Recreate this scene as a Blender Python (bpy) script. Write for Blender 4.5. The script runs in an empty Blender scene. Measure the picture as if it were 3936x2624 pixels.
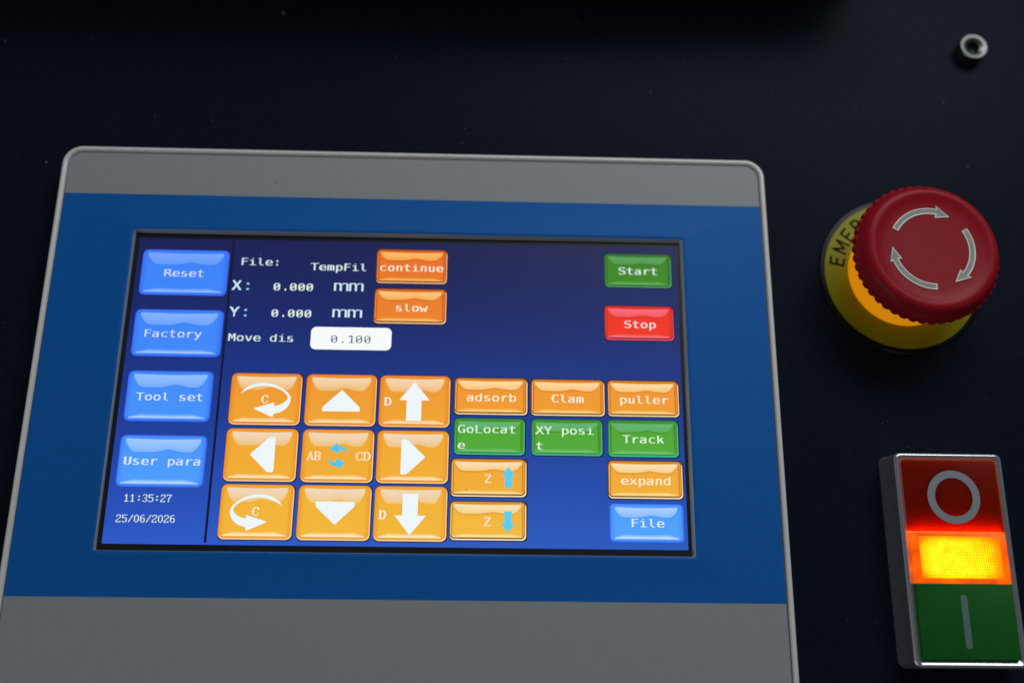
# Machine control panel: touch screen terminal, emergency stop, illuminated double push button, cap screw.
# Units: metres; dimensions are written in millimetres and scaled by MM. z = 0 is the LCD surface.
import bpy, bmesh, math, random
from mathutils import Vector, Matrix
from mathutils.geometry import tessellate_polygon
MM = 0.001
random.seed(7)
S = bpy.context.scene
COL = S.collection

# ---------------- camera, world, lights, exposure ----------------
cam_d = bpy.data.cameras.new('camera')
cam = bpy.data.objects.new('camera', cam_d)
COL.objects.link(cam)
cam_d.sensor_width = 36.0
cam_d.lens = 34.25
cam_d.clip_start = 0.01
cam_d.clip_end = 20.0
cam.matrix_world = (Matrix.Translation(Vector((22.765, -63.468, 261.975)) * MM) @ Matrix((
    (0.99953353, -0.01686355, -0.02546245, 0),
    (0.00897053, 0.9590659, -0.28304088, 0),
    (0.02919324, 0.28268044, 0.9587698, 0),
    (0, 0, 0, 1))))
cam_d.dof.use_dof = True
cam_d.dof.focus_distance = 0.262
cam_d.dof.aperture_fstop = 5.0
S.camera = cam

world = bpy.data.worlds.new('World')
S.world = world
world.use_nodes = True
bg = world.node_tree.nodes['Background']
bg.inputs['Color'].default_value = (0.80, 0.90, 1.0, 1)
bg.inputs['Strength'].default_value = 0.065

def area(name, loc, target, sx, sy, power, color):
    d = bpy.data.lights.new(name, 'AREA')
    d.shape = 'RECTANGLE'; d.size = sx; d.size_y = sy; d.energy = power; d.color = color
    o = bpy.data.objects.new(name, d); COL.objects.link(o)
    o.location = loc
    o.rotation_euler = (Vector(target) - Vector(loc)).to_track_quat('-Z', 'Y').to_euler()
    return o
# daylight from a workshop window beyond the top of the panel, a little to the right, and an added soft fill from the front left
area('window_light', (0.24, 0.43, 0.43), (0.05, 0.05, 0.0), 0.50, 0.20, 1.9, (0.90, 0.96, 1.0))
area('front_left_fill', (-0.75, -0.62, 0.34), (0.08, 0.0, 0.0), 0.9, 0.35, 1.25, (0.95, 0.97, 1.0))

S.view_settings.view_transform = 'Standard'
S.view_settings.look = 'None'
S.view_settings.exposure = 0.0
S.view_settings.gamma = 1.0
S.cycles.max_bounces = 8
S.render.film_transparent = False

# ---------------- helpers ----------------
def lin(c):
    return tuple((v/255/12.92 if v/255 <= 0.04045 else ((v/255+0.055)/1.055)**2.4) for v in c)

def material(name, color, rough=0.5, metal=0.0, spec=0.5, bump=0.0, bump_scale=2000.0, var=0.0, var_scale=300.0, coat=0.0):
    m = bpy.data.materials.new(name); m.use_nodes = True
    nt = m.node_tree; b = nt.nodes['Principled BSDF']
    b.inputs['Base Color'].default_value = (*color, 1)
    b.inputs['Roughness'].default_value = rough
    b.inputs['Metallic'].default_value = metal
    b.inputs['Specular IOR Level'].default_value = spec
    b.inputs['Coat Weight'].default_value = coat
    tc = nt.nodes.new('ShaderNodeTexCoord')
    if bump:
        n = nt.nodes.new('ShaderNodeTexNoise'); n.inputs['Scale'].default_value = bump_scale; n.inputs['Detail'].default_value = 3
        nt.links.new(tc.outputs['Object'], n.inputs['Vector'])
        bp = nt.nodes.new('ShaderNodeBump'); bp.inputs['Strength'].default_value = bump; bp.inputs['Distance'].default_value = 0.0002
        nt.links.new(n.outputs['Fac'], bp.inputs['Height']); nt.links.new(bp.outputs['Normal'], b.inputs['Normal'])
    if var:
        n2 = nt.nodes.new('ShaderNodeTexNoise'); n2.inputs['Scale'].default_value = var_scale; n2.inputs['Detail'].default_value = 6
        n2.inputs['Roughness'].default_value = 0.7
        nt.links.new(tc.outputs['Object'], n2.inputs['Vector'])
        mr = nt.nodes.new('ShaderNodeMapRange'); mr.inputs['From Min'].default_value = 0.3; mr.inputs['From Max'].default_value = 0.7
        mr.inputs['To Min'].default_value = 1 - var; mr.inputs['To Max'].default_value = 1 + var
        nt.links.new(n2.outputs['Fac'], mr.inputs['Value'])
        mx = nt.nodes.new('ShaderNodeVectorMath'); mx.operation = 'SCALE'; mx.inputs[0].default_value = color
        nt.links.new(mr.outputs['Result'], mx.inputs['Scale'])
        nt.links.new(mx.outputs['Vector'], b.inputs['Base Color'])
        mr2 = nt.nodes.new('ShaderNodeMapRange'); mr2.inputs['To Min'].default_value = rough*0.85; mr2.inputs['To Max'].default_value = min(1, rough*1.15)
        nt.links.new(n2.outputs['Fac'], mr2.inputs['Value']); nt.links.new(mr2.outputs['Result'], b.inputs['Roughness'])
    return m

M = {}
M['panel'] = material('navy_powder_coat', (0.0088, 0.0125, 0.0225), 0.28, spec=0.016, bump=0.28, bump_scale=2600, var=0.22, var_scale=1200)
M['housing_dark'] = material('dark_painted_steel', (0.04, 0.048, 0.048), 0.6, bump=0.3, bump_scale=900)
M['bezel'] = material('warm_grey_plastic', (0.90, 0.88, 0.82), 0.28, spec=0.8, bump=0.08, bump_scale=3000, var=0.03, var_scale=200)
M['grey'] = material('grey_printed_film', (0.355, 0.365, 0.365), 0.55, spec=0.3, bump=0.12, bump_scale=4500, var=0.03, var_scale=600)
M['blue'] = material('blue_printed_film', (0.0062, 0.138, 0.505), 0.5, spec=0.15, bump=0.10, bump_scale=4500, var=0.04, var_scale=500)
M['lip'] = material('dark_grey_lip', (0.38, 0.42, 0.45), 0.3)
M['mask'] = material('black_screen_mask', (0.012, 0.013, 0.014), 0.42)
M['gutter'] = material('gutter_shadow_plastic', (0.12, 0.115, 0.10), 0.7)
M['black'] = material('black_rubber', (0.0035, 0.0035, 0.004), 0.4, spec=0.22, bump=0.05, bump_scale=1500)
M['yellow'] = material('yellow_label_film', (0.27, 0.285, 0.002), 0.5, spec=0.2, var=0.08, var_scale=150)
M['ink'] = material('black_label_ink', (0.004, 0.004, 0.003), 0.6, spec=0.05)
M['red'] = material('red_matt_plastic', (0.36, 0.0095, 0.019), 0.34, spec=0.12, bump=0.12, bump_scale=3500, var=0.06, var_scale=400)
M['arrow_grey'] = material('pale_grey_arrow_paint', (0.33, 0.34, 0.27), 0.5, var=0.14, var_scale=700)
M['arrow_rim'] = material('white_arrow_rim', (0.88, 0.88, 0.80), 0.35)
M['silver'] = material('satin_silver_plastic', (0.74, 0.74, 0.77), 0.25, metal=0.88)
M['symbol'] = material('pale_grey_symbol', (0.30, 0.31, 0.33), 0.5)
M['green_key'] = material('green_key_plastic', (0.012, 0.135, 0.016), 0.42, spec=0.2, bump=0.05, bump_scale=3000, var=0.05, var_scale=200)
M['steel'] = material('bright_steel', (0.105, 0.105, 0.102), 0.26, metal=0.8, var=0.12, var_scale=700)
M['steel_dark'] = material('oiled_dark_steel', (0.15, 0.145, 0.14), 0.3, metal=0.9)
M['dust'] = material('grey_dust', (0.22, 0.21, 0.19), 0.9)
M['debris'] = material('dark_specks', (0.03, 0.012, 0.008), 0.8)

# translucent red cap: light of an added strip beside the lamp travels into the plastic
m = material('translucent_red_cap', (0.27, 0.008, 0.0005), 0.40, spec=0.05, bump=0.05, bump_scale=3000)
b = m.node_tree.nodes['Principled BSDF']
b.inputs['Subsurface Weight'].default_value = 1.0
b.inputs['Subsurface Radius'].default_value = (1.0, 0.50, 0.02)
b.inputs['Subsurface Scale'].default_value = 0.022
M['red_key'] = m

# illuminated collar: amber plastic lit by the ring of lamps inside it
m = material('amber_lit_plastic', (0.85, 0.36, 0.012), 0.38)
b = m.node_tree.nodes['Principled BSDF']
b.inputs['Emission Color'].default_value = (1.0, 0.34, 0.003, 1)
b.inputs['Emission Strength'].default_value = 0.5
M['collar'] = m

# what the LCD shows: it emits the colours stored per corner, under a satin anti-glare film
m = bpy.data.materials.new('lcd_image'); m.use_nodes = True
nt = m.node_tree; b = nt.nodes['Principled BSDF']
b.inputs['Base Color'].default_value = (0.012, 0.012, 0.014, 1)
b.inputs['Roughness'].default_value = 0.38
b.inputs['Specular IOR Level'].default_value = 0.3
at = nt.nodes.new('ShaderNodeAttribute'); at.attribute_name = 'pix'
tc = nt.nodes.new('ShaderNodeTexCoord')
wn = nt.nodes.new('ShaderNodeTexNoise'); wn.inputs['Scale'].default_value = 5200.0; wn.inputs['Detail'].default_value = 1
nt.links.new(tc.outputs['Object'], wn.inputs['Vector'])
mr = nt.nodes.new('ShaderNodeMapRange'); mr.inputs['From Min'].default_value = 0.3; mr.inputs['From Max'].default_value = 0.7
mr.inputs['To Min'].default_value = 0.95; mr.inputs['To Max'].default_value = 1.04
nt.links.new(wn.outputs['Fac'], mr.inputs['Value'])
nt.links.new(at.outputs['Color'], b.inputs['Emission Color'])
nt.links.new(mr.outputs['Result'], b.inputs['Emission Strength'])
M['lcd'] = m

def lamp_mat(name, dark):
    """orange lens lit by lamps inside: bright yellow field with a fine prism grid, orange towards the frame"""
    m = bpy.data.materials.new(name); m.use_nodes = True
    nt = m.node_tree; b = nt.nodes['Principled BSDF']; N = nt.nodes.new; L = nt.links.new
    b.inputs['Base Color'].default_value = (0.30, 0.06, 0.0, 1); b.inputs['Roughness'].default_value = 0.25
    if dark:
        b.inputs['Emission Color'].default_value = (1.0, 0.10, 0.0, 1); 
        tc = N('ShaderNodeTexCoord'); n = N('ShaderNodeTexNoise'); n.inputs['Scale'].default_value = 170; n.inputs['Detail'].default_value = 3
        L(tc.outputs['Object'], n.inputs['Vector'])
        mr = N('ShaderNodeMapRange'); mr.inputs['From Min'].default_value = 0.35; mr.inputs['From Max'].default_value = 0.65
        mr.inputs['To Min'].default_value = 0.62; mr.inputs['To Max'].default_value = 1.35
        L(n.outputs['Fac'], mr.inputs['Value']); L(mr.outputs['Result'], b.inputs['Emission Strength'])
        return m
    tc = N('ShaderNodeTexCoord'); sep = N('ShaderNodeSeparateXYZ'); L(tc.outputs['Object'], sep.inputs[0])
    def mth(op, a, c=None, clamp=False):
        n = N('ShaderNodeMath'); n.operation = op; n.use_clamp = clamp
        for i, v in enumerate((a, c)):
            if v is None: continue
            if isinstance(v, (int, float)): n.inputs[i].default_value = v
            else: L(v, n.inputs[i])
        return n.outputs[0]
    gx = mth('SINE', mth('MULTIPLY', sep.outputs['X'], 2*math.pi/0.00060))
    gy = mth('SINE', mth('MULTIPLY', sep.outputs['Y'], 2*math.pi/0.00074))
    grid = mth('ADD', mth('MULTIPLY', gx, 0.5), mth('MULTIPLY', gy, 0.22))
    # brightness: a wide oval patch, sharper at its left rim
    nz = N('ShaderNodeTexNoise'); nz.inputs['Scale'].default_value = 420; nz.inputs['Detail'].default_value = 5
    L(tc.outputs['Object'], nz.inputs['Vector'])
    rx = mth('DIVIDE', mth('ADD', sep.outputs['X'], 0.0004), 0.0112)
    ry = mth('DIVIDE', mth('ADD', sep.outputs['Y'], 0.0003), 0.0062)
    r = mth('ADD', mth('POWER', mth('ABSOLUTE', rx), 4.0), mth('POWER', mth('ABSOLUTE', ry), 4.0))
    tilt = mth('ADD', 1.0, mth('MULTIPLY', mth('SUBTRACT', sep.outputs['X'], mth('MULTIPLY', sep.outputs['Y'], -1.2)), -13.0))
    glow = mth('MULTIPLY', mth('SUBTRACT', 1.15, r, clamp=True), tilt)
    g2 = mth('MULTIPLY', glow, mth('ADD', mth('ADD', mth('MULTIPLY', nz.outputs['Fac'], 0.50), 0.50), mth('MULTIPLY', grid, 0.34)))
    cr = N('ShaderNodeValToRGB'); e = cr.color_ramp.elements
    e[0].position = 0.0; e[0].color = (0.95, 0.13, 0.0, 1)
    e[1].position = 1.0; e[1].color = (1.0, 0.93, 0.02, 1)
    x = e.new(0.35); x.color = (1.0, 0.27, 0.0, 1)
    x = e.new(0.68); x.color = (1.0, 0.62, 0.0, 1)
    L(g2, cr.inputs['Fac'])
    L(cr.outputs['Color'], b.inputs['Emission Color']); b.inputs['Emission Strength'].default_value = 1.35
    return m
M['lamp'] = lamp_mat('lit_amber_prism_lens', False)
M['lamp_edge'] = lamp_mat('lit_orange_lens_edge', True)

def link(name, me, mat, parent=None, loc=None, smooth=None, label=None):
    for mm in (mat if isinstance(mat, (list, tuple)) else [mat]): me.materials.append(mm)
    o = bpy.data.objects.new(name, me); COL.objects.link(o)
    if parent: o.parent = parent
    if loc: o.location = Vector(loc) * MM
    if label: o['label'] = label
    if smooth is not None:
        for p in me.polygons: p.use_smooth = True
        if smooth < 180: me.set_sharp_from_angle(angle=math.radians(smooth))
    return o

def mesh(name, vs, fs):
    me = bpy.data.meshes.new(name)
    me.from_pydata([(x*MM, y*MM, z*MM) for x, y, z in vs], [], fs); me.update()
    return me

def thing(name, label, cat, loc, kind=None):
    o = bpy.data.objects.new(name, None); COL.objects.link(o)
    o.empty_display_size = 0.01; o.location = Vector(loc) * MM
    o['label'] = label; o['category'] = cat
    if kind: o['kind'] = kind
    return o

def rrect(x0, y0, x1, y1, r, n=8):
    pts = []
    for cx, cy, a0 in ((x1-r, y1-r, 0), (x0+r, y1-r, 90), (x0+r, y0+r, 180), (x1-r, y0+r, 270)):
        for i in range(n+1):
            a = math.radians(a0 + 90*i/n); pts.append((cx + r*math.cos(a), cy + r*math.sin(a)))
    return pts   # counter-clockwise

def loops(rings, close_first=False, close_last=False):
    """rings: list of equal-length point loops [(x, y, z)...]; consecutive rings are bridged"""
    n = len(rings[0]); vs = [p for r in rings for p in r]; fs = []
    for k in range(len(rings)-1):
        for i in range(n):
            j = (i+1) % n
            fs.append((k*n+i, k*n+j, (k+1)*n+j, (k+1)*n+i))
    if close_last: fs.append(tuple(range((len(rings)-1)*n, len(rings)*n)))
    if close_first: fs.append(tuple(reversed(range(n))))
    return vs, fs

def lathe(profile, seg=96, bump=None):
    """profile: (radius, z) from outside-bottom to centre; the last one with radius 0 closes the top"""
    rings = []
    for r, z in profile:
        rr = max(r, 0.001)
        rings.append([((rr + (bump(i/seg, r, z) if bump else 0))*math.cos(2*math.pi*i/seg), (rr + (bump(i/seg, r, z) if bump else 0))*math.sin(2*math.pi*i/seg), z) for i in range(seg)])
    return loops(rings)

def offset_ring(base, z): return [(x, y, z) for x, y in base]

# ---------------- the surface everything is mounted on ----------------
Z0 = -6.0
bm = bmesh.new()
v, f = loops([offset_ring(rrect(-420, -380, 480, 420, 8), Z0-30), offset_ring(rrect(-420, -380, 480, 420, 8), Z0-1.5),
              offset_ring(rrect(-419, -379, 479, 419, 7.5), Z0)], True, True)
bm.free()
o = link('cabinet_front', mesh('cabinet_front', v, f), M['panel']); o['kind'] = 'structure'

# dark housing standing on the cabinet just above the frame; the panel mirrors it and lies in its shade
t = thing('machine_housing', 'dark steel machine housing mirrored as a black band in the navy surface above the screen', 'machine housing', (0, 150, Z0))
v, f = loops([offset_ring(rrect(-330, -10, 143, 190, 5), 0.02), offset_ring(rrect(-330, -10, 143, 190, 5), 41),
              offset_ring(rrect(-328.5, -8.5, 141.5, 188.5, 4), 43)], True, True)
link('housing_shell', mesh('housing_shell', v, f), M['housing_dark'], t, smooth=30)
MONO = (12, {'.': (0, 0, 0, 0, 0, 0, 0, 0, 0, 96, 96, 96, 0, 0, 0, 0, 0),
 '1': (496, 1008, 48, 48, 48, 48, 48, 48, 48, 48, 112, 510, 0, 0, 0, 0, 0),
 ':': (0, 0, 0, 96, 96, 96, 0, 0, 0, 96, 96, 96, 0, 0, 0, 0, 0),
 'C': (252, 454, 768, 768, 1792, 1792, 1792, 1792, 768, 768, 390, 252, 0, 0, 0, 0, 0),
 'F': (1022, 896, 768, 768, 768, 1020, 896, 768, 768, 768, 768, 768, 0, 0, 0, 0, 0),
 'G': (252, 900, 768, 1536, 1536, 1536, 1566, 1550, 1542, 774, 910, 252, 0, 0, 0, 0, 0),
 'L': (768, 768, 768, 768, 768, 768, 768, 768, 768, 768, 768, 1022, 0, 0, 0, 0, 0),
 'M': (1806, 1806, 1950, 1950, 1686, 1782, 1638, 1638, 1542, 1542, 1542, 1542, 0, 0, 0, 0, 0),
 'R': (2040, 1852, 1548, 1548, 1548, 2044, 2032, 1560, 1548, 1550, 1542, 1539, 0, 0, 0, 0, 0),
 'S': (508, 780, 1536, 1536, 768, 1008, 124, 14, 6, 6, 1548, 1016, 0, 0, 0, 0, 0),
 'T': (4095, 96, 96, 96, 96, 96, 96, 96, 96, 96, 96, 96, 0, 0, 0, 0, 0),
 'U': (1806, 1806, 1806, 1806, 1806, 1806, 1806, 1806, 1806, 1806, 780, 504, 0, 0, 0, 0, 0),
 'X': (1542, 780, 412, 472, 240, 96, 240, 248, 408, 780, 1798, 3591, 0, 0, 0, 0, 0),
 'Y': (1542, 1806, 780, 408, 504, 240, 96, 96, 96, 96, 96, 96, 0, 0, 0, 0, 0),
 'a': (0, 0, 0, 1016, 524, 12, 252, 1020, 1548, 1548, 1820, 1020, 0, 0, 0, 0, 0),
 'b': (768, 768, 768, 1016, 908, 774, 774, 774, 774, 774, 908, 1016, 0, 0, 0, 0, 0),
 'c': (0, 0, 0, 252, 388, 768, 768, 768, 768, 768, 388, 252, 0, 0, 0, 0, 0),
 'd': (12, 12, 12, 508, 796, 1548, 1548, 1548, 1548, 1548, 796, 508, 0, 0, 0, 0, 0),
 'e': (0, 0, 0, 504, 908, 774, 1798, 2046, 1536, 1792, 902, 508, 0, 0, 0, 0, 0),
 'i': (96, 0, 0, 992, 96, 96, 96, 96, 96, 96, 96, 1022, 0, 0, 0, 0, 0),
 'k': (768, 768, 768, 780, 792, 816, 992, 1008, 824, 796, 780, 774, 0, 0, 0, 0, 0),
 'l': (960, 192, 192, 192, 192, 192, 192, 192, 192, 192, 96, 60, 0, 0, 0, 0, 0),
 'm': (0, 0, 0, 2044, 1638, 1638, 1638, 1638, 1638, 1638, 1638, 1638, 0, 0, 0, 0, 0),
 'n': (0, 0, 0, 1016, 908, 780, 780, 780, 780, 780, 780, 780, 0, 0, 0, 0, 0),
 'o': (0, 0, 0, 504, 924, 780, 1542, 1542, 1542, 780, 924, 504, 0, 0, 0, 0, 0),
 'p': (0, 0, 0, 1016, 908, 782, 774, 774, 774, 774, 908, 1016, 768, 768, 768, 512, 0),
 'r': (0, 0, 0, 446, 482, 448, 448, 384, 384, 384, 384, 384, 0, 0, 0, 0, 0),
 's': (0, 0, 0, 504, 896, 768, 896, 504, 28, 12, 540, 1016, 0, 0, 0, 0, 0),
 't': (64, 192, 192, 2044, 192, 192, 192, 192, 192, 192, 224, 124, 0, 0, 0, 0, 0),
 'u': (0, 0, 0, 780, 780, 780, 780, 780, 780, 780, 924, 508, 0, 0, 0, 0, 0),
 'v': (0, 0, 0, 1542, 780, 780, 780, 408, 408, 240, 240, 96, 0, 0, 0, 0, 0),
 'w': (0, 0, 0, 3075, 3075, 1542, 1638, 1638, 1782, 924, 924, 924, 0, 0, 0, 0, 0),
 'x': (0, 0, 0, 780, 796, 408, 240, 96, 240, 408, 780, 1542, 0, 0, 0, 0, 0),
 'y': (0, 0, 0, 1542, 774, 780, 396, 408, 216, 240, 112, 96, 96, 192, 960, 768, 0),
 '0': (496, 792, 1548, 1564, 1596, 1644, 1740, 1932, 1804, 1548, 792, 496, 0, 0, 0, 0, 0)})
SANS = (24, {'X': (0, 3677184, 3677184, 1849344, 946176, 946176, 516096, 245760, 245760, 245760, 516096, 946176, 946176, 1849344, 3677184, 3677184, 7343616, 0),
 'Y': (0, 7343616, 3677184, 3939328, 1849344, 946176, 946176, 516096, 245760, 245760, 98304, 98304, 98304, 98304, 98304, 98304, 98304, 0),
 'm': (0, 0, 0, 0, 7309248, 7462000, 6348848, 6316080, 6316080, 6316080, 6316080, 6316080, 6316080, 6316080, 6316080, 6316080, 6316080, 0),
 ':': (0, 0, 0, 0, 0, 3670016, 3670016, 3670016, 0, 0, 0, 0, 0, 0, 3670016, 3670016, 3670016, 0)})
THIN = (8, {'1': (16, 48, 80, 16, 16, 16, 16, 16, 16, 16, 124),
 '2': (60, 66, 66, 2, 4, 8, 16, 32, 64, 66, 126),
 '3': (60, 66, 2, 2, 4, 24, 4, 2, 2, 66, 60),
 '5': (126, 64, 64, 64, 124, 2, 2, 2, 2, 66, 60),
 '6': (28, 32, 64, 64, 92, 98, 66, 66, 66, 34, 28),
 '7': (126, 66, 4, 4, 8, 8, 16, 16, 16, 16, 16),
 '0': (24, 36, 66, 66, 66, 66, 66, 66, 66, 36, 24),
 ':': (0, 0, 24, 24, 0, 0, 0, 24, 24, 0, 0),
 '/': (2, 2, 4, 4, 8, 8, 16, 16, 32, 32, 64)})
ROMAN = (10, {'A': (48, 48, 48, 80, 88, 88, 136, 140, 252, 132, 262, 262, 911),
 'B': (1016, 396, 390, 390, 390, 396, 504, 396, 390, 390, 390, 396, 1016),
 'C': (124, 134, 386, 258, 768, 768, 768, 768, 768, 258, 386, 132, 120),
 'D': (1016, 396, 390, 390, 387, 387, 387, 387, 387, 390, 390, 396, 1016),
 'Z': (510, 262, 6, 12, 24, 24, 48, 96, 96, 192, 384, 386, 510)})
# ---------------- touch screen terminal ----------------
T = thing('touch_screen_terminal', 'grey and blue touch screen terminal with lit display of orange, green and blue keys', 'touch screen', (0, 0, Z0))
def tz(z): return z - Z0          # heights above the LCD, in the terminal's own frame
BX0, BX1, BY0, BY1 = -99.55, 101.9, -79.6, 68.75     # printed film
def rr(d, z, r): return offset_ring(rrect(BX0-d, BY0-d, BX1+d, BY1+d, r, 12), tz(z))
prof = [(1.95, -5.98, 5.6), (1.95, 0.9, 5.6), (1.90, 1.35, 5.55), (1.72, 1.75, 5.4), (1.45, 2.02, 5.15), (1.10, 2.12, 4.8), (0.80, 2.05, 4.5), (0.55, 1.82, 4.3), (0.40, 1.45, 4.2), (0.30, 1.10, 4.1), (-0.4, 1.05, 3.6)]
v, f = loops([rr(*p) for p in prof])
link('bezel', mesh('bezel', v, f), M['bezel'], T, smooth=60)
v, f = loops([rr(0.33, 1.14, 4.12), rr(-0.6, 1.14, 3.6)])
link('gutter', mesh('gutter', v, f), M['gutter'], T)

FILM = 1.60
def film_piece(name, outline, mat, hole=None):
    """thin printed film piece with a rounded-over edge; outline counter-clockwise"""
    bmm = bmesh.new()
    top = [bmm.verts.new((x*MM, y*MM, tz(FILM)*MM)) for x, y in outline]
    low = [bmm.verts.new((x*MM, y*MM, tz(FILM-0.42)*MM)) for x, y in outline]
    n = len(outline)
    for i in range(n): bmm.faces.new((low[i], low[(i+1) % n], top[(i+1) % n], top[i]))
    bmm.faces.new(top)
    me = bpy.data.meshes.new(name); bmm.to_mesh(me); bmm.free()
    return link(name, me, mat, T)
g = 0.0
BT, BB = 55.75, -56.5
R = rrect(BX0+0.12, BY0+0.12, BX1-0.12, BY1-0.12, 3.9, 12)
n12 = 13
up = [p for p in R if p[1] > BT]; dn = [p for p in R if p[1] < BB]
film_piece('grey_strip', [(BX1-0.12, BT)] + up + [(BX0+0.12, BT)], M['grey'])
film_piece('grey_strip', [(BX0+0.12, BB)] + dn + [(BX1-0.12, BB)], M['grey'])
AX0, AX1, AY0, AY1 = -78.4, 78.75, -44.8, 45.1       # opening
def ring_frame(o, i): return o, i
N8 = 10
def outer_sq(z, d=0):
    """rectangle sampled with the same count as a rounded rectangle"""
    a = rrect(BX0+0.12, BB, BX1-0.12, BT, 0.02, N8)
    return offset_ring(a, tz(z))
rings = [outer_sq(FILM-0.42), outer_sq(FILM), offset_ring(rrect(AX0-1.3, AY0-1.3, AX1+1.3, AY1+1.3, 1.6, N8), tz(FILM)),
         offset_ring(rrect(AX0-0.75, AY0-0.75, AX1+0.75, AY1+0.75, 1.2, N8), tz(FILM+0.10)),
         offset_ring(rrect(AX0-0.3, AY0-0.3, AX1+0.3, AY1+0.3, 0.9, N8), tz(FILM+0.03)),
         offset_ring(rrect(AX0, AY0, AX1, AY1, 0.7, N8), tz(FILM-0.14))]
v, f = loops(rings)
o = link('blue_frame', mesh('blue_frame', v, f), M['blue'], T, smooth=40)
# sloped lip of the opening, black mask round the picture
rings = [offset_ring(rrect(AX0-0.04, AY0-0.04, AX1+0.04, AY1+0.04, 0.7, N8), tz(FILM-0.12)),
         offset_ring(rrect(AX0+0.06, AY0+0.07, AX1-0.18, AY1-0.18, 0.65, N8), tz(FILM-0.35)),
         offset_ring(rrect(AX0+0.12, AY0+0.13, AX1-0.62, AY1-0.60, 0.5, N8), tz(FILM-0.95)),
         offset_ring(rrect(AX0+0.14, AY0+0.16, AX1-0.78, AY1-0.72, 0.4, N8), tz(-0.02))]
v, f = loops(rings)
link('opening_lip', mesh('opening_lip', v, f), M['lip'], T, smooth=35)
v, f = loops([offset_ring(rrect(AX0-1, AY0-1, AX1+1, AY1+1, 0.5, 4), tz(-0.06))], close_last=True)
link('screen_mask', mesh('screen_mask', v, f), M['mask'], T)

# ---- picture on the LCD: coordinates are screen pixels, 800 x 480 ----
PX, PY = 154.08/800, 85.92/480
class Pic:
    """coloured flat pieces at screen-pixel coordinates; each layer 0.012 mm above the one below"""
    def __init__(s): s.v = []; s.f = []; s.c = []
    def vert(s, x, y, l): s.v.append((x*PX-77.04, 42.96-y*PY, tz(0.012*l))); return len(s.v)-1
    def quad(s, pts, cols, l):
        ids = [s.vert(x, y, l) for x, y in pts]; s.f.append(tuple(reversed(ids))); s.c.append([cols[i] for i in reversed(range(len(pts)))] if isinstance(cols[0], tuple) else [cols]*len(pts))
    def rect(s, x0, y0, x1, y1, c, l): s.quad([(x0, y0), (x1, y0), (x1, y1), (x0, y1)], c, l)
    def poly(s, pts, colf, l):
        """concave outline, colour by function of (x, y) or one colour"""
        cf = colf if callable(colf) else (lambda x, y: colf)
        for a, b_, c_ in tessellate_polygon([[Vector((x, y, 0)) for x, y in pts]]):
            tri = [pts[a], pts[b_], pts[c_]]
            ar = (tri[1][0]-tri[0][0])*(tri[2][1]-tri[0][1]) - (tri[2][0]-tri[0][0])*(tri[1][1]-tri[0][1])
            if ar > 0: tri.reverse()
            s.f.append(tuple(s.vert(x, y, l) for x, y in tri)); s.c.append([cf(x, y) for x, y in tri])
    def bands(s, xl, xr, ys, colf, l):
        """horizontal bands between left(y) and right(y)"""
        for y0, y1 in zip(ys[:-1], ys[1:]):
            a = [(xl(y0), y0), (xr(y0), y0), (xr(y1), y1), (xl(y1), y1)]
            s.quad(a, [colf(*p) for p in a], l)
    def build(s, name, parent, label=None):
        me = mesh(name, s.v, s.f)
        ca = me.color_attributes.new('pix', 'FLOAT_COLOR', 'CORNER')
        k = 0
        for c in s.c:
            for q in c: ca.data[k].color = (*lin(q), 1); k += 1
        return link(name, me, M['lcd'], parent, label=label)
def mix(a, b_, t): t = min(1, max(0, t)); return tuple(p+(q-p)*t for p, q in zip(a, b_))
def ramp(stops, t):
    for (t0, c0), (t1, c1) in zip(stops[:-1], stops[1:]):
        if t <= t1: return mix(c0, c1, (t-t0)/(t1-t0))
    return stops[-1][1]

BGS = [(0, (20, 24, 78)), (60, (20, 29, 88)), (140, (20, 37, 106)), (220, (22, 48, 128)), (300, (26, 58, 144)), (380, (32, 70, 168)), (480, (42, 86, 190))]
p = Pic()
xs = [0, 139, 300, 520, 800]; ys = list(range(0, 481, 20))
def bgc(x, y):
    c = ramp(BGS, y); k = 1 + 0.05*math.cos((x-560)/800*3.0)
    e = 1.0 if x > 139 else 1.04
    return (c[0]*(1.04 if x < 600 else 0.95), c[1]*k*e, c[2]*e)
for x0, x1 in zip(xs[:-1], xs[1:]):
    for y0, y1 in zip(ys[:-1], ys[1:]):
        a = [(x0, y0), (x1, y0), (x1, y1), (x0, y1)]
        p.quad(a, [bgc(*q) for q in a], 0)
p.build('lcd_background', T)
p = Pic(); p.rect(137.3, 0, 140.7, 477, (12, 15, 44), 1); p.build('divider_line', T)

def glyph_runs(font, ch):
    w, tab = font; rows = tab[ch]
    for r, row_bits in enumerate(rows):
        bits = bin(row_bits)[2:].zfill(w); i = 0
        while i < w:
            if bits[i] == '1':
                j = i
                while j < w and bits[j] == '1': j += 1
                yield i, j, r; i = j
            else: i += 1
def text(parent, s, x, y, col, font=None, pitch=12, sx=1.0, sy=1.0, fat=0.35, name='lettering', layer=6):
    """s drawn from its top-left corner at screen pixel (x, y)"""
    font = font or MONO; pc = Pic()
    for k, ch in enumerate(s):
        if ch == ' ': continue
        for i, j, r in glyph_runs(font, ch):
            pc.rect(x+k*pitch+i*sx, y+r*sy, x+k*pitch+j*sx+fat, y+(r+1)*sy+0.02, col, layer)
    return pc.build(name, parent)

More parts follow.
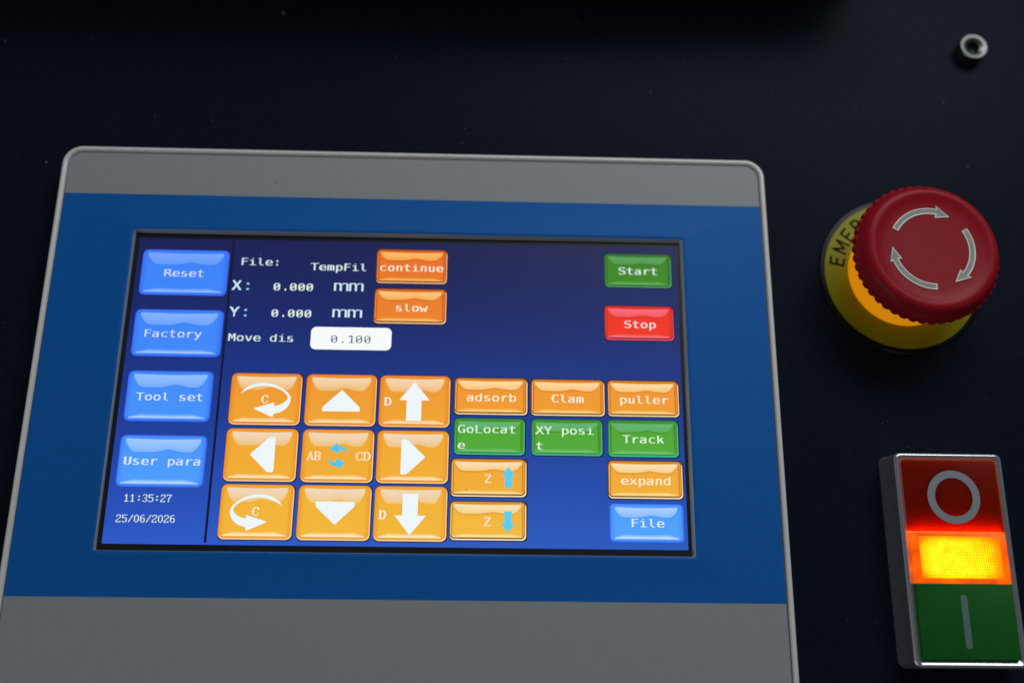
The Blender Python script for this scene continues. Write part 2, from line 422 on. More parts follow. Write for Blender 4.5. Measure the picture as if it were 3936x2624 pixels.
WHITE = (238, 246, 250)
def octo(x0, y0, x1, y1, c, n=4):
    pts = []
    for cx, cy, a0 in ((x1-c, y0+c, -90), (x1-c, y1-c, 0), (x0+c, y1-c, 90), (x0+c, y0+c, 180)):
        for i in range(n+1):
            a = math.radians(a0+90*i/n); pts.append((cx+c*math.cos(a), cy+c*math.sin(a)))
    return pts
KEYS = {
    'orange': dict(body=[(12, (232, 108, 30)), (100, (234, 124, 36)), (221, (240, 148, 44)), (348, (241, 166, 48)), (470, (244, 188, 62))],
                   edge=[(12, (120, 60, 16)), (221, (110, 74, 24)), (470, (120, 84, 28))],
                   hi=[(12, (253, 190, 96)), (100, (253, 202, 128)), (221, (253, 220, 162)), (348, (250, 226, 182)), (470, (250, 226, 184))],
                   lens=[(12, (252, 190, 84)), (221, (254, 222, 130)), (470, (254, 238, 176))], rim=[(12, (244, 170, 120)), (221, (252, 214, 168)), (470, (255, 236, 200))]),
    'nav': dict(body=[(220, (237, 150, 44)), (306, (240, 167, 46)), (472, (243, 184, 56))], edge=[(220, (228, 118, 22)), (472, (232, 152, 28))],
                hi=[(220, (243, 214, 176)), (306, (240, 216, 188)), (472, (240, 216, 190))], lens=[(220, (250, 228, 192)), (472, (254, 242, 220))], rim=[(220, (240, 196, 130)), (472, (244, 214, 160))]),
    'green': dict(body=[(12, (52, 128, 16)), (286, (78, 164, 44)), (342, (84, 172, 58))], edge=[(12, (28, 96, 18)), (286, (34, 140, 60)), (342, (40, 156, 96))],
                  hi=[(12, (88, 158, 92)), (286, (100, 178, 118)), (342, (100, 178, 118))], lens=[(12, (104, 178, 84)), (286, (120, 198, 124))], rim=[(12, (60, 150, 90)), (286, (70, 186, 140))]),
    'red': dict(body=[(100, (238, 44, 16)), (157, (236, 52, 26))], edge=[(100, (140, 10, 16)), (157, (130, 14, 30))],
                hi=[(100, (246, 104, 124)), (157, (246, 104, 124))], lens=[(100, (246, 120, 130)), (157, (248, 130, 140))], rim=[(100, (220, 60, 80)), (157, (230, 80, 110))]),
    'blue': dict(body=[(20, (60, 130, 250)), (200, (64, 136, 250)), (320, (72, 150, 253)), (470, (80, 164, 252))], edge=[(20, (54, 104, 240)), (320, (48, 98, 232)), (470, (50, 104, 238))],
                 hi=[(20, (118, 166, 252)), (220, (146, 192, 254)), (320, (160, 200, 254)), (470, (176, 210, 254))], lens=[(20, (150, 188, 252)), (220, (176, 212, 255)), (470, (210, 230, 255))], rim=[(20, (60, 118, 246)), (470, (96, 150, 250))]),
}
def screen_key(x0, y0, x1, y1, kind, label, r=6.0):
    K = KEYS[kind]; p = Pic(); w, h = x1-x0, y1-y0
    q = lambda k, y: ramp(K[k], y)
    nav = kind in ('nav',); bluek = kind == 'blue'
    if not bluek:   # dark pixel shadow to the right of and below the key
        dk = (14, 20, 44); p.poly(octo(x0-0.6, y0-0.8, x1+1.6, y1+1.6, r), (22, 30, 84) if nav else dk, 0.5)
    # outline, lower rim light, body
    p.poly(octo(x0, y0, x1, y1, r), lambda x, y: q('edge', y), 1)
    if not bluek:
        p.poly(octo(x0+1.0, y0+2.5, x1-0.2, y1-0.1, r), lambda x, y: q('rim', y), 1.6)
        p.poly(octo(x0+0.8, y0+0.8, x1-1.6, y1-2.0, r), lambda x, y: q('edge', y), 2.2)
    m_ = 1.8 if bluek else (1.6 if nav else 2.4)
    xa, ya, xb, yb = x0+m_*0.6, y0+m_*0.5, x1-m_, y1-m_-(0 if bluek else 1.4)
    rb = r-0.6; yy = [ya, ya+rb*0.3, ya+rb, ya+rb+3] + [ya+rb+3+(yb-ya-2*rb-6)*i/5 for i in range(1, 6)] + [yb-rb, yb-rb*0.3, yb]
    def ins(y):
        d = max(0, rb-(y-ya), rb-(yb-y)); return rb - math.sqrt(max(0, rb*rb-d*d))
    hx = 7.0 if (nav or bluek) else 5.5
    def cols(x, y):
        c = q('body', y)
        d = min(x-xa, xb-x); t_ = min(1, max(0, d)/hx)
        e = min(1, min(y-ya, yb-y)/4.0)
        k = min(t_, e)
        dark = (c[0]*(0.97 if kind != 'green' else 0.85), c[1]*0.84, c[2]*0.72) if not bluek else (c[0]*0.88, c[1]*0.82, c[2]*0.97)
        return mix(dark, c, 0.15+0.85*k)
    for (u0, u1) in ((0, hx), (hx, None), (None, hx)):
        if u1 is None: L, Rr = (lambda y: xa+hx), (lambda y: xb-hx)
        elif u0 == 0: L, Rr = (lambda y: xa+ins(y)), (lambda y: xa+hx)
        else: L, Rr = (lambda y: xb-hx), (lambda y: xb-ins(y))
        p.bands(L, Rr, yy, cols, 3)
    # glossy highlight hanging from the top edge: wavy lower side
    top = y0 + (5.2 if bluek else 4.6); hh = min(21.0, h*0.26) if (nav or bluek) else h*0.24
    xl, xr = x0+(8 if nav or bluek else 6), x1-(9 if nav or bluek else 7.5)
    n = 18; grid = []
    for i in range(n+1):
        t_ = i/n; x = xl+(xr-xl)*t_
        side = min(1, min(t_, 1-t_)/0.13); dep = hh*(0.30+0.70*math.sin(side*math.pi/2)**0.8)
        wave = 1 - 0.22*math.exp(-((t_-0.58)/0.13)**2)
        sag = 1.2*math.sin(math.pi*t_)
        grid.append((x, top+sag, top+sag*0.5+dep*wave))
    def hic(x, t_, k):
        a = q('hi', y0); c = q('body', top+hh*t_)
        return mix(a, c, (0.0+0.42*t_**1.6) if not nav else (0.0+0.50*t_**2))
    for (xA, tA, bA), (xB, tB, bB) in zip(grid[:-1], grid[1:]):
        for s0, s1 in ((0, .5), (.5, 1)):
            a = [(xA, tA+(bA-tA)*s0), (xB, tB+(bB-tB)*s0), (xB, tB+(bB-tB)*s1), (xA, tA+(bA-tA)*s1)]
            p.quad(a, [hic(xA, s0, 0), hic(xB, s0, 0), hic(xB, s1, 0), hic(xA, s1, 0)], 4)
    # darker line under the highlight
    if not nav:
        for (xA, tA, bA), (xB, tB, bB) in zip(grid[:-1], grid[1:]):
            cA = tuple(v_*(0.89 if kind != 'blue' else 0.97) for v_ in q('body', y0)); cB = q('body', y0)
            p.quad([(xA, bA), (xB, bB), (xB, bB+0.9), (xA, bA+0.9)], [cA, cA, cA, cA], 4)
            p.quad([(xA, bA+0.9), (xB, bB+0.9), (xB, bB+2.6), (xA, bA+2.6)], [cA, cA, cB, cB], 4)
    # pixel-thin bevel lines inside the border
    if kind in ('orange', 'red', 'green'):
        cD = tuple(v_*0.62 for v_ in q('body', y0)); cL = mix(q('body', y0), q('hi', y0), 0.45)
        p.rect(x0+3.4, y0+8, x0+4.2, y1-8, cD, 3.5); p.rect(x1-5.6, y0+8, x1-4.8, y1-8, cD, 3.5)
        p.rect(x0+1.6, y0+8, x0+2.6, y1-8, cL, 3.5); p.rect(x0+8, y1-4.2, x1-8, y1-3.4, cD, 4.5); p.rect(x0+8, y0+2.6, x1-8, y0+3.4, cD, 3.5)
    # thin bright lens along the lower edge
    lb = y1 - (5.2 if (nav or bluek) else 4.6); lh = 7.5 if (nav or bluek) else 6.0
    grid = []
    for i in range(n+1):
        t_ = i/n; side = min(1, min(t_, 1-t_)/0.16); grid.append((xl-1.5+(xr-xl+3)*t_, lb-lh*(0.25+0.75*side)*(0.82+0.18*abs(2*t_-1)), lb))
    for (xA, tA, bA), (xB, tB, bB) in zip(grid[:-1], grid[1:]):
        for s0, s1 in ((0, .55), (.55, 1)):
            a = [(xA, tA+(bA-tA)*s0), (xB, tB+(bB-tB)*s0), (xB, tB+(bB-tB)*s1), (xA, tA+(bA-tA)*s1)]
            c0 = mix(q('body', lb), q('lens', lb), s0*1.15); c1 = mix(q('body', lb), q('lens', lb), s1*1.15)
            p.quad(a, [c0, c0, c1, c1], 4)
    return p.build('screen_key', T, label)

def icon(parent, pts, col, name='arrow_icon', layer=6):
    p = Pic(); p.poly(pts, col, layer); return p.build(name, parent)

BT_ = (206, 220, 252)
for (x0, y0, x1, y1, s, tx, ty) in ((8, 20, 135, 96, 'Reset', 41, 53), (7.5, 120, 135, 196, 'Factory', 22, 153), (8.5, 219, 129, 298, 'Tool set', 22, 253.5), (8.5, 319, 129, 397, 'User para', 15.5, 352)):
    k = screen_key(x0, y0, x1, y1, 'blue', 'blue key on the left of the display reading %s' % s, 8)
    text(k, s, tx, ty, BT_ if y0 < 200 else (216, 230, 255))
k = screen_key(692, 412.5, 795.5, 469.5, 'blue', 'blue key at the lower right of the display reading File', 6); text(k, 'File', 720.5, 435, (222, 238, 255))
OW = (255, 240, 216)
for (x0, y0, x1, y1, s, tx, ty) in ((352, 12, 457, 69.5, 'continue', 356, 37), (351.5, 78.5, 457.5, 136.5, 'slow', 382, 104), (472.5, 222, 577.3, 280, 'adsorb', 489.5, 247),
                                    (582, 222.5, 688, 280, 'Clam', 610.5, 247), (692, 222.5, 795, 279.5, 'puller', 708.5, 247), (690.5, 347.8, 796, 405, 'expand', 708, 372)):
    k = screen_key(x0, y0, x1, y1, 'orange', 'orange key reading %s' % s); text(k, s, tx, ty, OW)
for (x0, y0, x1, y1, ty, up_) in ((470.4, 347.8, 576.4, 405, 371.5, True), (470.2, 411.7, 576.4, 469, 435.3, False)):
    k = screen_key(x0, y0, x1, y1, 'orange', 'orange key with letter Z and a cyan arrow pointing %s' % ('up' if up_ else 'down'))
    text(k, 'Z', 517.3, ty, (255, 236, 214), ROMAN, 10, 1.0, 0.98)
    a = [(550.8, 359.8), (561.0, 373.8), (556.4, 373.8), (556.7, 391.4), (546.0, 391.4), (546.0, 373.8), (541.2, 373.8)]
    if not up_: a = [(x-0.2, 817.6-y) for x, y in a][::-1]
    icon(k, a, (92, 204, 236))
GW = (222, 246, 216)
k = screen_key(691.3, 12.3, 791.5, 69, 'green', 'green key reading Start'); text(k, 'Start', 711.5, 35.5, (222, 240, 232))
k = screen_key(473.9, 286, 573.6, 341.8, 'green', 'green key reading GoLocate on two lines'); text(k, 'GoLocat', 478, 296.5, GW); text(k, 'e', 478, 321, GW)
k = screen_key(583.4, 286, 683.8, 341.4, 'green', 'green key reading XY posit on two lines'); text(k, 'XY posi', 588.5, 296.7, GW); text(k, 't', 588.5, 321, GW)
k = screen_key(692, 285.6, 792, 341.9, 'green', 'green key reading Track'); text(k, 'Track', 712, 308.7, GW)
k = screen_key(689.8, 100.5, 792, 157.2, 'red', 'red key reading Stop'); text(k, 'Stop', 718, 125, (255, 226, 228))

# nine navigation keys
NAVX = ((154.8, 255.2), (261.4, 361.6), (366.2, 466.6)); NAVY = ((220.5, 301), (306.6, 386.6), (391, 471.8))
NL = [['orange key with a white arrow curving clockwise round letter C', 'orange key with a white triangle pointing up', 'orange key with letter D and a white arrow pointing up'],
      ['orange key with a white triangle pointing left', 'orange key reading AB and CD with two cyan arrows between', 'orange key with a white triangle pointing right'],
      ['orange key with a white arrow curving anticlockwise round letter C', 'orange key with a white triangle pointing down', 'orange key with letter D and a white arrow pointing down']]
nk = [[screen_key(NAVX[c][0], NAVY[r][0], NAVX[c][1], NAVY[r][1], 'nav', NL[r][c], 8) for c in range(3)] for r in range(3)]
def smooth_closed(pts, it=1):
    return pts
arc_out = [(169.2, 252.6), (173, 246.8), (178.5, 241.8), (186, 237.9), (194, 235.8), (203, 235.2), (212, 236.6), (220, 239.4), (227, 243.2), (233, 247.6), (237.6, 252.4), (240.2, 257.6), (240.4, 263),
           (239, 268.2), (236.2, 273.4), (231.6, 278), (226, 281.4), (218, 283.6), (216.2, 289), (188.6, 275.6), (217.9, 265.8), (217.2, 271.4), (224.4, 269.8), (230.6, 266.4), (235, 261.8), (236.4, 258.4),
           (234.8, 254.2), (231, 250), (225, 245.8), (218, 242.6), (209, 240.2), (200, 239.8), (191, 241.2), (184, 243.4), (178, 246.6), (173, 250)]
icon(nk[0][0], arc_out, WHITE)
icon(nk[2][0], [(409.4-x, y+170.2) for x, y in arc_out][::-1], WHITE)
text(nk[0][0], 'C', 199.4, 254.6, WHITE, ROMAN, 10, 0.96, 0.98, name='letter')
text(nk[2][0], 'C', 199.2, 424.6, WHITE, ROMAN, 10, 0.96, 0.98, name='letter')
def round_poly(pts, radii, n=4):
    out = []
    for i, (x, y) in enumerate(pts):
        r = radii[i]; a = Vector(pts[i-1]) - Vector((x, y)); c = Vector(pts[(i+1) % len(pts)]) - Vector((x, y))
        if r <= 0: out.append((x, y)); continue
        A = Vector((x, y)) + a.normalized()*r; C_ = Vector((x, y)) + c.normalized()*r
        for k in range(n+1):
            t_ = k/n; q_ = A*(1-t_)**2 + Vector((x, y))*2*t_*(1-t_) + C_*t_*t_; out.append((q_.x, q_.y))
    return out
icon(nk[0][1], round_poly([(312.6, 244.6), (341, 274), (338.5, 278.3), (286, 278.3), (283.6, 274)], [1.5, 6, 0, 0, 6]), WHITE, 'triangle_icon')
icon(nk[2][1], round_poly([(284, 415), (340, 415), (338, 423), (312.8, 449), (286, 423)], [4, 4, 0, 1.5, 0]), WHITE, 'triangle_icon')
icon(nk[1][0], round_poly([(189.2, 346), (214, 320.6), (223.8, 318.4), (223.8, 373.6), (214, 371.6)], [1.5, 0, 5, 5, 0]), WHITE, 'triangle_icon')
icon(nk[1][2], round_poly([(400, 318.8), (409.5, 321.5), (434.2, 346.6), (409.5, 372), (400, 374.6)], [5, 0, 1.5, 0, 5]), WHITE, 'triangle_icon')
a = [(415.8, 230.4), (437.6, 259.2), (426.2, 259.2), (426.2, 291.3), (404.9, 291.3), (404.9, 259.2), (394.4, 259.2)]
icon(nk[0][2], a, WHITE); text(nk[0][2], 'D', 372.9, 255.2, WHITE, ROMAN, 10, 1.0, 0.98, 0.3, name='letter')
icon(nk[2][2], [(x, 693.3-y) for x, y in a][::-1], WHITE); text(nk[2][2], 'D', 372.7, 427, WHITE, ROMAN, 10, 1.0, 0.98, 0.3, name='letter')
text(nk[1][1], 'AB', 268.6, 340.4, (250, 232, 210), ROMAN, 10); text(nk[1][1], 'CD', 337.0, 340.2, (250, 232, 210), ROMAN, 10)
cy = [(300, 335.4), (309.8, 327), (311.4, 330.6), (317, 331.8), (322, 334.8), (326.4, 342.6), (320, 338.2), (313.6, 337.2), (312.6, 343), (306, 340.6)]
icon(nk[1][1], cy, (84, 198, 232)); icon(nk[1][1], [(622.8-x, 693.4-y) for x, y in cy], (84, 198, 232))

# read-outs beside the keys
text(T, 'File:', 151.5, 31.5, (214, 232, 232)); text(T, 'TempFil', 255, 38, (224, 240, 240))
for (ch, y) in (('X', 68.6), ('Y', 112.4)):
    text(T, ch, 141.2, y, (206, 236, 246), SANS, 20, 1.0, 1.0)
    text(T, ':', 161.6, y-0.4, (150, 206, 224), SANS, 20, 1.1, 1.0)
    text(T, '0.000', 202.4, y+4.4, (226, 242, 236)); text(T, 'mm', 290.6, y-1.6, (212, 240, 248), SANS, 22.2, 1.06, 1.0, 0.75)
text(T, 'Move dis', 143.2, 157.2, (212, 232, 226))
p = Pic(); p.poly(octo(262.6, 144, 379.2, 180.6, 8, 6), (246, 251, 250), 3); o = p.build('value_box', T, 'white rounded box showing 0.100')
text(o, '0.100', 291.0, 157.6, (84, 100, 128), fat=0.0)
text(T, '11:35:27', 22.6, 407.8, (216, 236, 224), THIN, 8.2, 1.02, 1.0, 0.45); text(T, '25/06/2026', 14.4, 437.8, (216, 236, 224), THIN, 8.12, 1.02, 1.0, 0.45)

# ---------------- emergency stop ----------------
EX, EY = 144.8, 38.0
E = thing('emergency_stop_button', 'red mushroom emergency stop with lit amber collar on a yellow disc', 'emergency stop', (EX, EY, Z0))
v, f = lathe([(24.2, 0.01), (24.2, 0.35), (24.05, 0.55), (23.7, 0.66), (0, 0.66)], 128)
link('disc_rim', mesh('disc_rim', v, f), M['black'], E, smooth=30)
v, f = lathe([(22.75, 0.60), (22.75, 0.76), (22.65, 0.80), (14, 0.80)], 128)
link('yellow_disc', mesh('yellow_disc', v, f), M['yellow'], E, smooth=30)
# lettering round the disc: strokes in a 0.62 x 1 cell, bent round the centre
STROKES = {'E': [[(.55, 1), (0, 1), (0, 0), (.55, 0)], [(0, .52), (.48, .52)]], 'M': [[(0, 0), (0, 1), (.40, .22), (.80, 1), (.80, 0)]],
           'R': [[(0, 0), (0, 1), (.36, 1), (.54, .88), (.54, .64), (.36, .5), (0, .5)], [(.3, .5), (.58, 0)]],
           'G': [[(.58, .82), (.42, .99), (.18, .99), (0, .8), (0, .2), (.18, .01), (.42, .01), (.58, .18), (.58, .48), (.32, .48)]],
           'N': [[(0, 0), (0, 1), (.58, 0), (.58, 1)]], 'C': [[(.56, .8), (.42, .99), (.18, .99), (0, .8), (0, .2), (.18, .01), (.42, .01), (.56, .2)]],
           'Y': [[(0, 1), (.3, .5), (.6, 1)], [(.3, .5), (.3, 0)]], 'S': [[(.55, .84), (.42, .99), (.16, .99), (.02, .84), (.02, .64), (.5, .4), (.55, .22), (.42, .01), (.16, .01), (0, .16)]],
           'T': [[(0, 1), (.6, 1)], [(.3, 1), (.3, 0)]], 'O': [[(.3, 1), (.1, .9), (0, .7), (0, .3), (.1, .1), (.3, 0), (.5, .1), (.6, .3), (.6, .7), (.5, .9), (.3, 1)]],
           'P': [[(0, 0), (0, 1), (.4, 1), (.56, .86), (.56, .62), (.4, .48), (0, .48)]]}
vs, fs = [], []
def stroke(a, b_, w, mapf):
    a, b_ = Vector(a), Vector(b_); d = (b_-a).normalized(); nrm = Vector((-d.y, d.x))*w/2
    a2, b2 = a-d*w*0.35, b_+d*w*0.35; i = len(vs)
    for q_ in (a2-nrm, b2-nrm, b2+nrm, a2+nrm): vs.append(mapf(q_))
    fs.append((i, i+1, i+2, i+3))
RH = 3.9; r_in = 17.25
word = 'EMERGENCY STOP'; ang = 171.6
for k, ch in enumerate(word):
    if ch == ' ': ang -= 9; continue
    wid = 0.80 if ch == 'M' else 0.58
    half = wid*RH*1.55
    ang -= half; ac = math.radians(ang); ang -= half + 5.6
    def mp(q_, ac=ac, wid=wid):
        X_ = (q_.x - wid/2)*RH*0.98; Y_ = r_in + q_.y*RH
        rad = math.hypot(X_, Y_); a_ = ac - math.atan2(X_, Y_)
        return (rad*math.cos(a_), rad*math.sin(a_), 0.825 + 0.0015*random.random())
    for line in STROKES[ch]:
        for a_, b_ in zip(line[:-1], line[1:]):
            n_ = 2; A_, B_ = Vector(a_), Vector(b_)
            for t_ in range(n_): stroke(A_+(B_-A_)*t_/n_, A_+(B_-A_)*(t_+1)/n_, 0.165, mp)
o = link('lettering', mesh('lettering', vs, fs), M['ink'], E)
v, f = lathe([(15.4, 0.7), (15.95, 1.0), (16.1, 1.7), (16.1, 4.0), (15.9, 7.0), (15.6, 10.0), (15.3, 13.0), (15.1, 15.2), (12, 15.4)], 128)
link('amber_collar', mesh('amber_collar', v, f), M['collar'], E, smooth=50)
NR = 46; SEG = NR*10
def ridge(u, r, z):
    if r < 19.55 or not (15.6 <= z <= 19.4): return 0.0
    ph = (u*NR) % 1.0
    b_ = max(0, 1-((ph-0.5)/0.36)**6) if abs(ph-0.5) < 0.36 else 0
    zz = 1.0 if 15.9 <= z <= 18.25 else (0.55 if z < 15.9 else 0.0)
    return 0.46*b_*zz
prof = [(12.0, 15.2), (18.6, 15.2), (19.3, 15.35), (19.65, 15.7), (19.8, 16.0), (19.85, 17.2), (19.86, 17.55), (19.84, 18.2), (19.7, 18.5), (19.5, 19.2), (19.15, 20.1), (18.65, 20.95), (18.05, 21.7), (17.5, 22.0), (16.9, 22.15), (16.2, 22.13),
        (15.5, 21.95), (14.7, 21.72), (13.6, 21.52), (12.0, 21.40), (8.0, 21.28), (4.0, 21.2), (0, 21.18)]
v, f = lathe(prof, SEG, ridge)
link('mushroom_head', mesh('mushroom_head', v, f), M['red'], E, smooth=40)
# three turning arrows, sunk trays with a thin pale rim
for k in range(3):
    a0 = math.radians(151 - 120*k); sp = math.radians(-72); ah = math.radians(-93)
    out, inn = [], []
    n = 18
    for i in range(n+1):
        a_ = a0 + sp*i/n; out.append((12.05*math.cos(a_), 12.05*math.sin(a_))); inn.append((10.2*math.cos(a_), 10.2*math.sin(a_)))
    a_ = a0+sp; tipa = a0+ah
    poly = inn[::-1]  # from head back to tail along the inside
    poly = poly + out
    poly += [(13.05*math.cos(a_+0.02), 13.05*math.sin(a_+0.02)), (11.1*math.cos(tipa), 11.1*math.sin(tipa)), (9.2*math.cos(a_+0.02), 9.2*math.sin(a_+0.02))]
    # inset copy for the sunken floor
    def inset(ps, d):
        res = []; m_ = len(ps)
        area2 = sum(ps[i][0]*ps[(i+1) % m_][1]-ps[(i+1) % m_][0]*ps[i][1] for i in range(m_)); sg = 1 if area2 > 0 else -1
        for i in range(m_):
            A_, B_, C_ = Vector(ps[i-1]), Vector(ps[i]), Vector(ps[(i+1) % m_])
            n1 = Vector((-(B_-A_).y, (B_-A_).x)).normalized()*sg; n2 = Vector((-(C_-B_).y, (C_-B_).x)).normalized()*sg
            bi = (n1+n2); L_ = bi.length
            bi = bi.normalized()*min(d/max(0.35, (bi.normalized().dot(n1))), d*2.0) if L_ > 1e-4 else n1*d
            res.append((B_.x+bi.x, B_.y+bi.y))
        return res
    def topz(x, y): 
        r_ = math.hypot(x, y); return 21.36 + 0.10*max(0, r_-8)/4 + (0.25*max(0, r_-12.4) if r_ > 12.4 else 0)
    i1 = inset(poly, 0.30); i2 = inset(poly, 0.42)
    m_ = len(poly); V_ = [(x, y, topz(x, y)-0.05) for x, y in poly] + [(x, y, topz(x, y)+0.16) for x, y in inset(poly, 0.05)] + [(x, y, topz(x, y)+0.16) for x, y in i1] + [(x, y, topz(x, y)+0.03) for x, y in i2]
    F_ = []
    area2 = sum(poly[i][0]*poly[(i+1) % m_][1]-poly[(i+1) % m_][0]*poly[i][1] for i in range(m_))
    for r_ in range(3):
        for i in range(m_):
            j = (i+1) % m_; q_ = (r_*m_+i, r_*m_+j, (r_+1)*m_+j, (r_+1)*m_+i); F_.append(q_ if area2 > 0 else tuple(reversed(q_)))
    ar = link('arrow', mesh('arrow', V_, F_), M['arrow_rim'], E)
    fl = []
    vf = [(x, y, topz(x, y)+0.032) for x, y in i2]
    for tri in tessellate_polygon([[Vector((x, y, 0)) for x, y in i2]]):
        A_, B_, C_ = (vf[t_] for t_ in tri); cr_ = (B_[0]-A_[0])*(C_[1]-A_[1])-(C_[0]-A_[0])*(B_[1]-A_[1])
        fl.append(tuple(tri) if cr_ > 0 else tuple(reversed(tri)))
    link('arrow_floor', mesh('arrow_floor', vf, fl), M['arrow_grey'], ar)

# ---------------- illuminated double push button ----------------
PXC, PYC = 147.85, -44.35
P = thing('double_push_button', 'silver framed double push button, red over glowing amber lamp over green', 'push button', (PXC, PYC, Z0))
hw, hh = 14.8, 27.75
def pr(d, z, r): return offset_ring(rrect(-hw+d, -hh+d, hw-d, hh-d, r, 8), z)
v, f = loops([pr(-0.35, 0.01, 2.2), pr(-0.3, 0.8, 2.2), pr(0, 1.2, 1.9), pr(0, 9.0, 1.9), pr(0.1, 9.42, 1.8), pr(0.3, 9.75, 1.65), pr(0.58, 9.96, 1.45), pr(0.85, 10.0, 1.2), pr(1.1, 9.9, 1.0), pr(1.4, 9.72, 0.8), pr(1.95, 9.5, 0.4), pr(2.12, 9.42, 0.3), pr(2.12, 6.0, 0.3)])
link('silver_frame', mesh('silver_frame', v, f), M['silver'], P, smooth=50)
v, f = loops([pr(2.0, 7.0, 0.3)], close_last=True); link('frame_floor', mesh('frame_floor', v, f), M['black'], P)
def key_block(name, x0, y0, x1, y1, zt, mat, lip=0.18, r=0.25):
    v, f = loops([offset_ring(rrect(x0, y0, x1, y1, r, 3), 7.05), offset_ring(rrect(x0, y0, x1, y1, r, 3), zt-lip), offset_ring(rrect(x0+lip*.4, y0+lip*.4, x1-lip*.4, y1-lip*.4, r*.9, 3), zt-lip*.3), offset_ring(rrect(x0+lip, y0+lip, x1-lip, y1-lip, r*.8, 3), zt)], True, True)
    return link(name, mesh(name, v, f), mat, P, smooth=40)
kx = 12.66; ky = 25.6
yr = 6.62; yg = -6.62        # limits of the lamp between the two keys
rk = key_block('red_key', -kx, yr+0.06, kx, ky, 10.6, M['red_key'])
gk = key_block('green_key', -kx, -ky, kx, yg-0.06, 10.6, M['green_key'])
lk = key_block('lamp_lens', -kx, yg, kx, yr, 10.75, M['lamp_edge'], 0.3)
v, f = loops([offset_ring(rrect(-kx+1.9, yg+1.25, kx-1.9, yr-1.25, 0.6, 4), 10.76), offset_ring(rrect(-kx+2.15, yg+1.5, kx-2.15, yr-1.5, 0.6, 4), 10.95)], False, True)
o = link('prism_field', mesh('prism_field', v, f), M['lamp'], lk)
# hidden glowing strip, added to push the lamp's glow into the red cap
m = bpy.data.materials.new('added_glow_strip'); m.use_nodes = True
pb = m.node_tree.nodes['Principled BSDF']; pb.inputs['Emission Color'].default_value = (1.0, 0.42, 0.0, 1); pb.inputs['Emission Strength'].default_value = 7.0
v, f = [(-kx+0.3, yr+0.03, 7.3), (kx-0.3, yr+0.03, 7.3), (kx-0.3, yr+0.03, 10.2), (-kx+0.3, yr+0.03, 10.2)], [(3, 2, 1, 0)]
link('hidden_glow_strip', mesh('hidden_glow_strip', v, f), m, lk)
# ring symbol
seg = 72; vs, fs = [], []
for i in range(seg):
    c_, s_ = math.cos(2*math.pi*i/seg), math.sin(2*math.pi*i/seg)
    vs += [(7.08*c_, 15.75+7.1*s_, 10.612), (5.05*c_, 15.75+5.1*s_, 10.612)]
for i in range(seg): a_, b_ = 2*i, 2*((i+1) % seg); fs.append((a_, b_, b_+1, a_+1))
link('ring_symbol', mesh('ring_symbol', vs, fs), M['symbol'], rk)
v, f = loops([offset_ring(rrect(-1.35, -22.9, 0.35, -9.4, 0.84, 8), 10.612)], close_last=True)
link('bar_symbol', mesh('bar_symbol', v, f), material('teal_grey_symbol', (0.13, 0.23, 0.21), 0.5), gk)

# ---------------- cap screw ----------------
C_ = thing('cap_screw', 'steel socket head cap screw standing in the navy surface at the upper right', 'screw', (174.7, 114.0, Z0))
v, f = lathe([(4.45, 0.01), (4.5, 0.3), (4.5, 3.3), (4.38, 3.75), (4.1, 4.0), (3.9, 4.02), (3.4, 3.95), (2.75, 3.9), (2.3, 3.6), (2.05, 3.55)], 64)
link('screw_head', mesh('screw_head', v, f), M['steel'], C_, smooth=35)
hexr = [(2.15*math.cos(math.radians(60*i+12)), 2.15*math.sin(math.radians(60*i+12))) for i in range(6)]
bm = bmesh.new()
top = [bm.verts.new((x*MM, y*MM, 3.6*MM)) for x, y in hexr]; bot = [bm.verts.new((x*MM*0.97, y*MM*0.97, 1.2*MM)) for x, y in hexr]; c0 = bm.verts.new((0, 0, 0.7*MM))
for i in range(6):
    j = (i+1) % 6; bm.faces.new((top[j], top[i], bot[i], bot[j])); bm.faces.new((bot[j], bot[i], c0))
me = bpy.data.meshes.new('hex_socket'); bm.to_mesh(me); bm.free(); link('hex_socket', me, M['steel_dark'], C_)

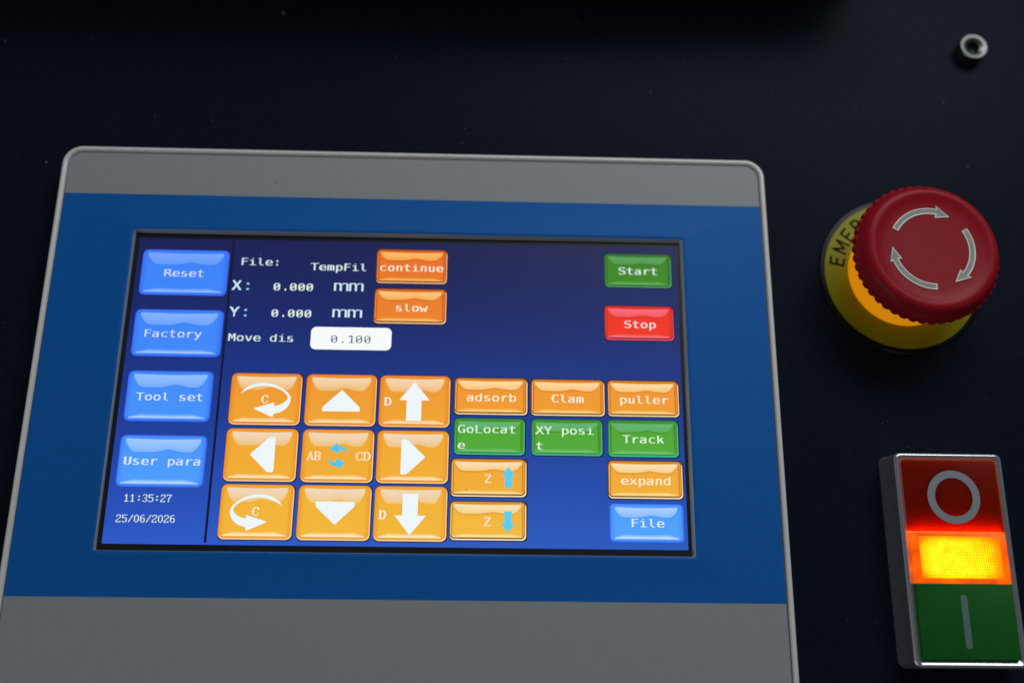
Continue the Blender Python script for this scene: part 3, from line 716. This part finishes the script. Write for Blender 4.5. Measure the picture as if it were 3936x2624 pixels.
# ---------------- dust ----------------
def flakes(name, spots, mat, label):
    vs, fs = [], []
    for x, y, z, s, el, a in spots:
        i = len(vs); n = 5
        for k in range(n):
            t_ = 2*math.pi*k/n + random.random()*0.7; rr_ = s*(0.6+0.6*random.random())
            u, w_ = rr_*math.cos(t_)*el, rr_*math.sin(t_)
            vs.append((x+u*math.cos(a)-w_*math.sin(a), y+u*math.sin(a)+w_*math.cos(a), z+0.02+random.random()*0.05))
        vs.append((x, y, z+0.06+s*0.4))
        for k in range(n): fs.append((i+k, i+(k+1) % n, i+n))
    o = link(name, mesh(name, vs, fs), mat); o['kind'] = 'stuff'; o['label'] = label; o['category'] = 'dust'
    return o
sp = []
while len(sp) < 620:
    x, y = random.uniform(-135, 200), random.uniform(-85, 139)
    if -102.5 < x < 105 and y < 72.2: continue
    if math.hypot(x-EX, y-EY) < 25 or math.hypot(x-174.7, y-114) < 6 or (abs(x-PXC) < 16 and abs(y-PYC) < 29): continue
    s = 0.052*math.exp(random.gauss(0, 0.5)); sp.append((x, y, Z0, s, random.choice((1, 1, 1.5, 3)), random.random()*6.28))
sp.append((-43.5, 122.6, Z0, 0.55, 2.0, 2.0)); sp.append((-109.7, 69, Z0, 0.3, 1.2, 0.3))
flakes('panel_dust', sp, M['dust'], 'fine pale dust specks scattered over the navy surface')
sp = []
while len(sp) < 330:
    x, y = random.uniform(-98, 100), random.uniform(-77, 67)
    inside = AX0+1 < x < AX1-1 and AY0+1 < y < AY1-1
    if (AX0-1.5 < x < AX1+1.5 and AY0-1.5 < y < AY1+1.5) and not inside: continue
    if not inside and random.random() < 0.35: continue
    z = 0.09 if inside else FILM
    s = 0.032*math.exp(random.gauss(0, 0.5)); sp.append((x, y, z, s, random.choice((1, 1.5, 3, 5)), random.random()*6.28))
sp += [(55.6, 14.2, 0.09, 0.28, 2.2, 1.8), (7.5, 17.5, 0.09, 0.10, 7, 2.4), (31.5, 27.5, 0.09, 0.07, 8, 1.3), (32.0, 28.2, 0.09, 0.07, 6, 0.3), (143.2, 20.3, -4.93, 0.3, 1.4, 0.5)]
flakes('terminal_dust', sp, M['dust'], 'tiny pale lint specks lying on the touch screen terminal')
sp = [(-39.5+0.0, 60.0, FILM, 0.22, 1.0, 1.2), (-39.3, 61.2, FILM, 0.12, 1, 0), (28.5, 64.2, FILM, 0.16, 1, 0.4), (-2, 63.8, FILM, 0.10, 1, 0),
      (63.2, -24.2, 0.09, 0.14, 1.4, 0.6), (66.9, -23.9, 0.09, 0.1, 1, 0), (51.3, -25.9, 0.09, 0.1, 1, 0.5)]
flakes('dark_specks', sp, M['debris'], 'few dark dirt specks on the grey strip and orange keys')
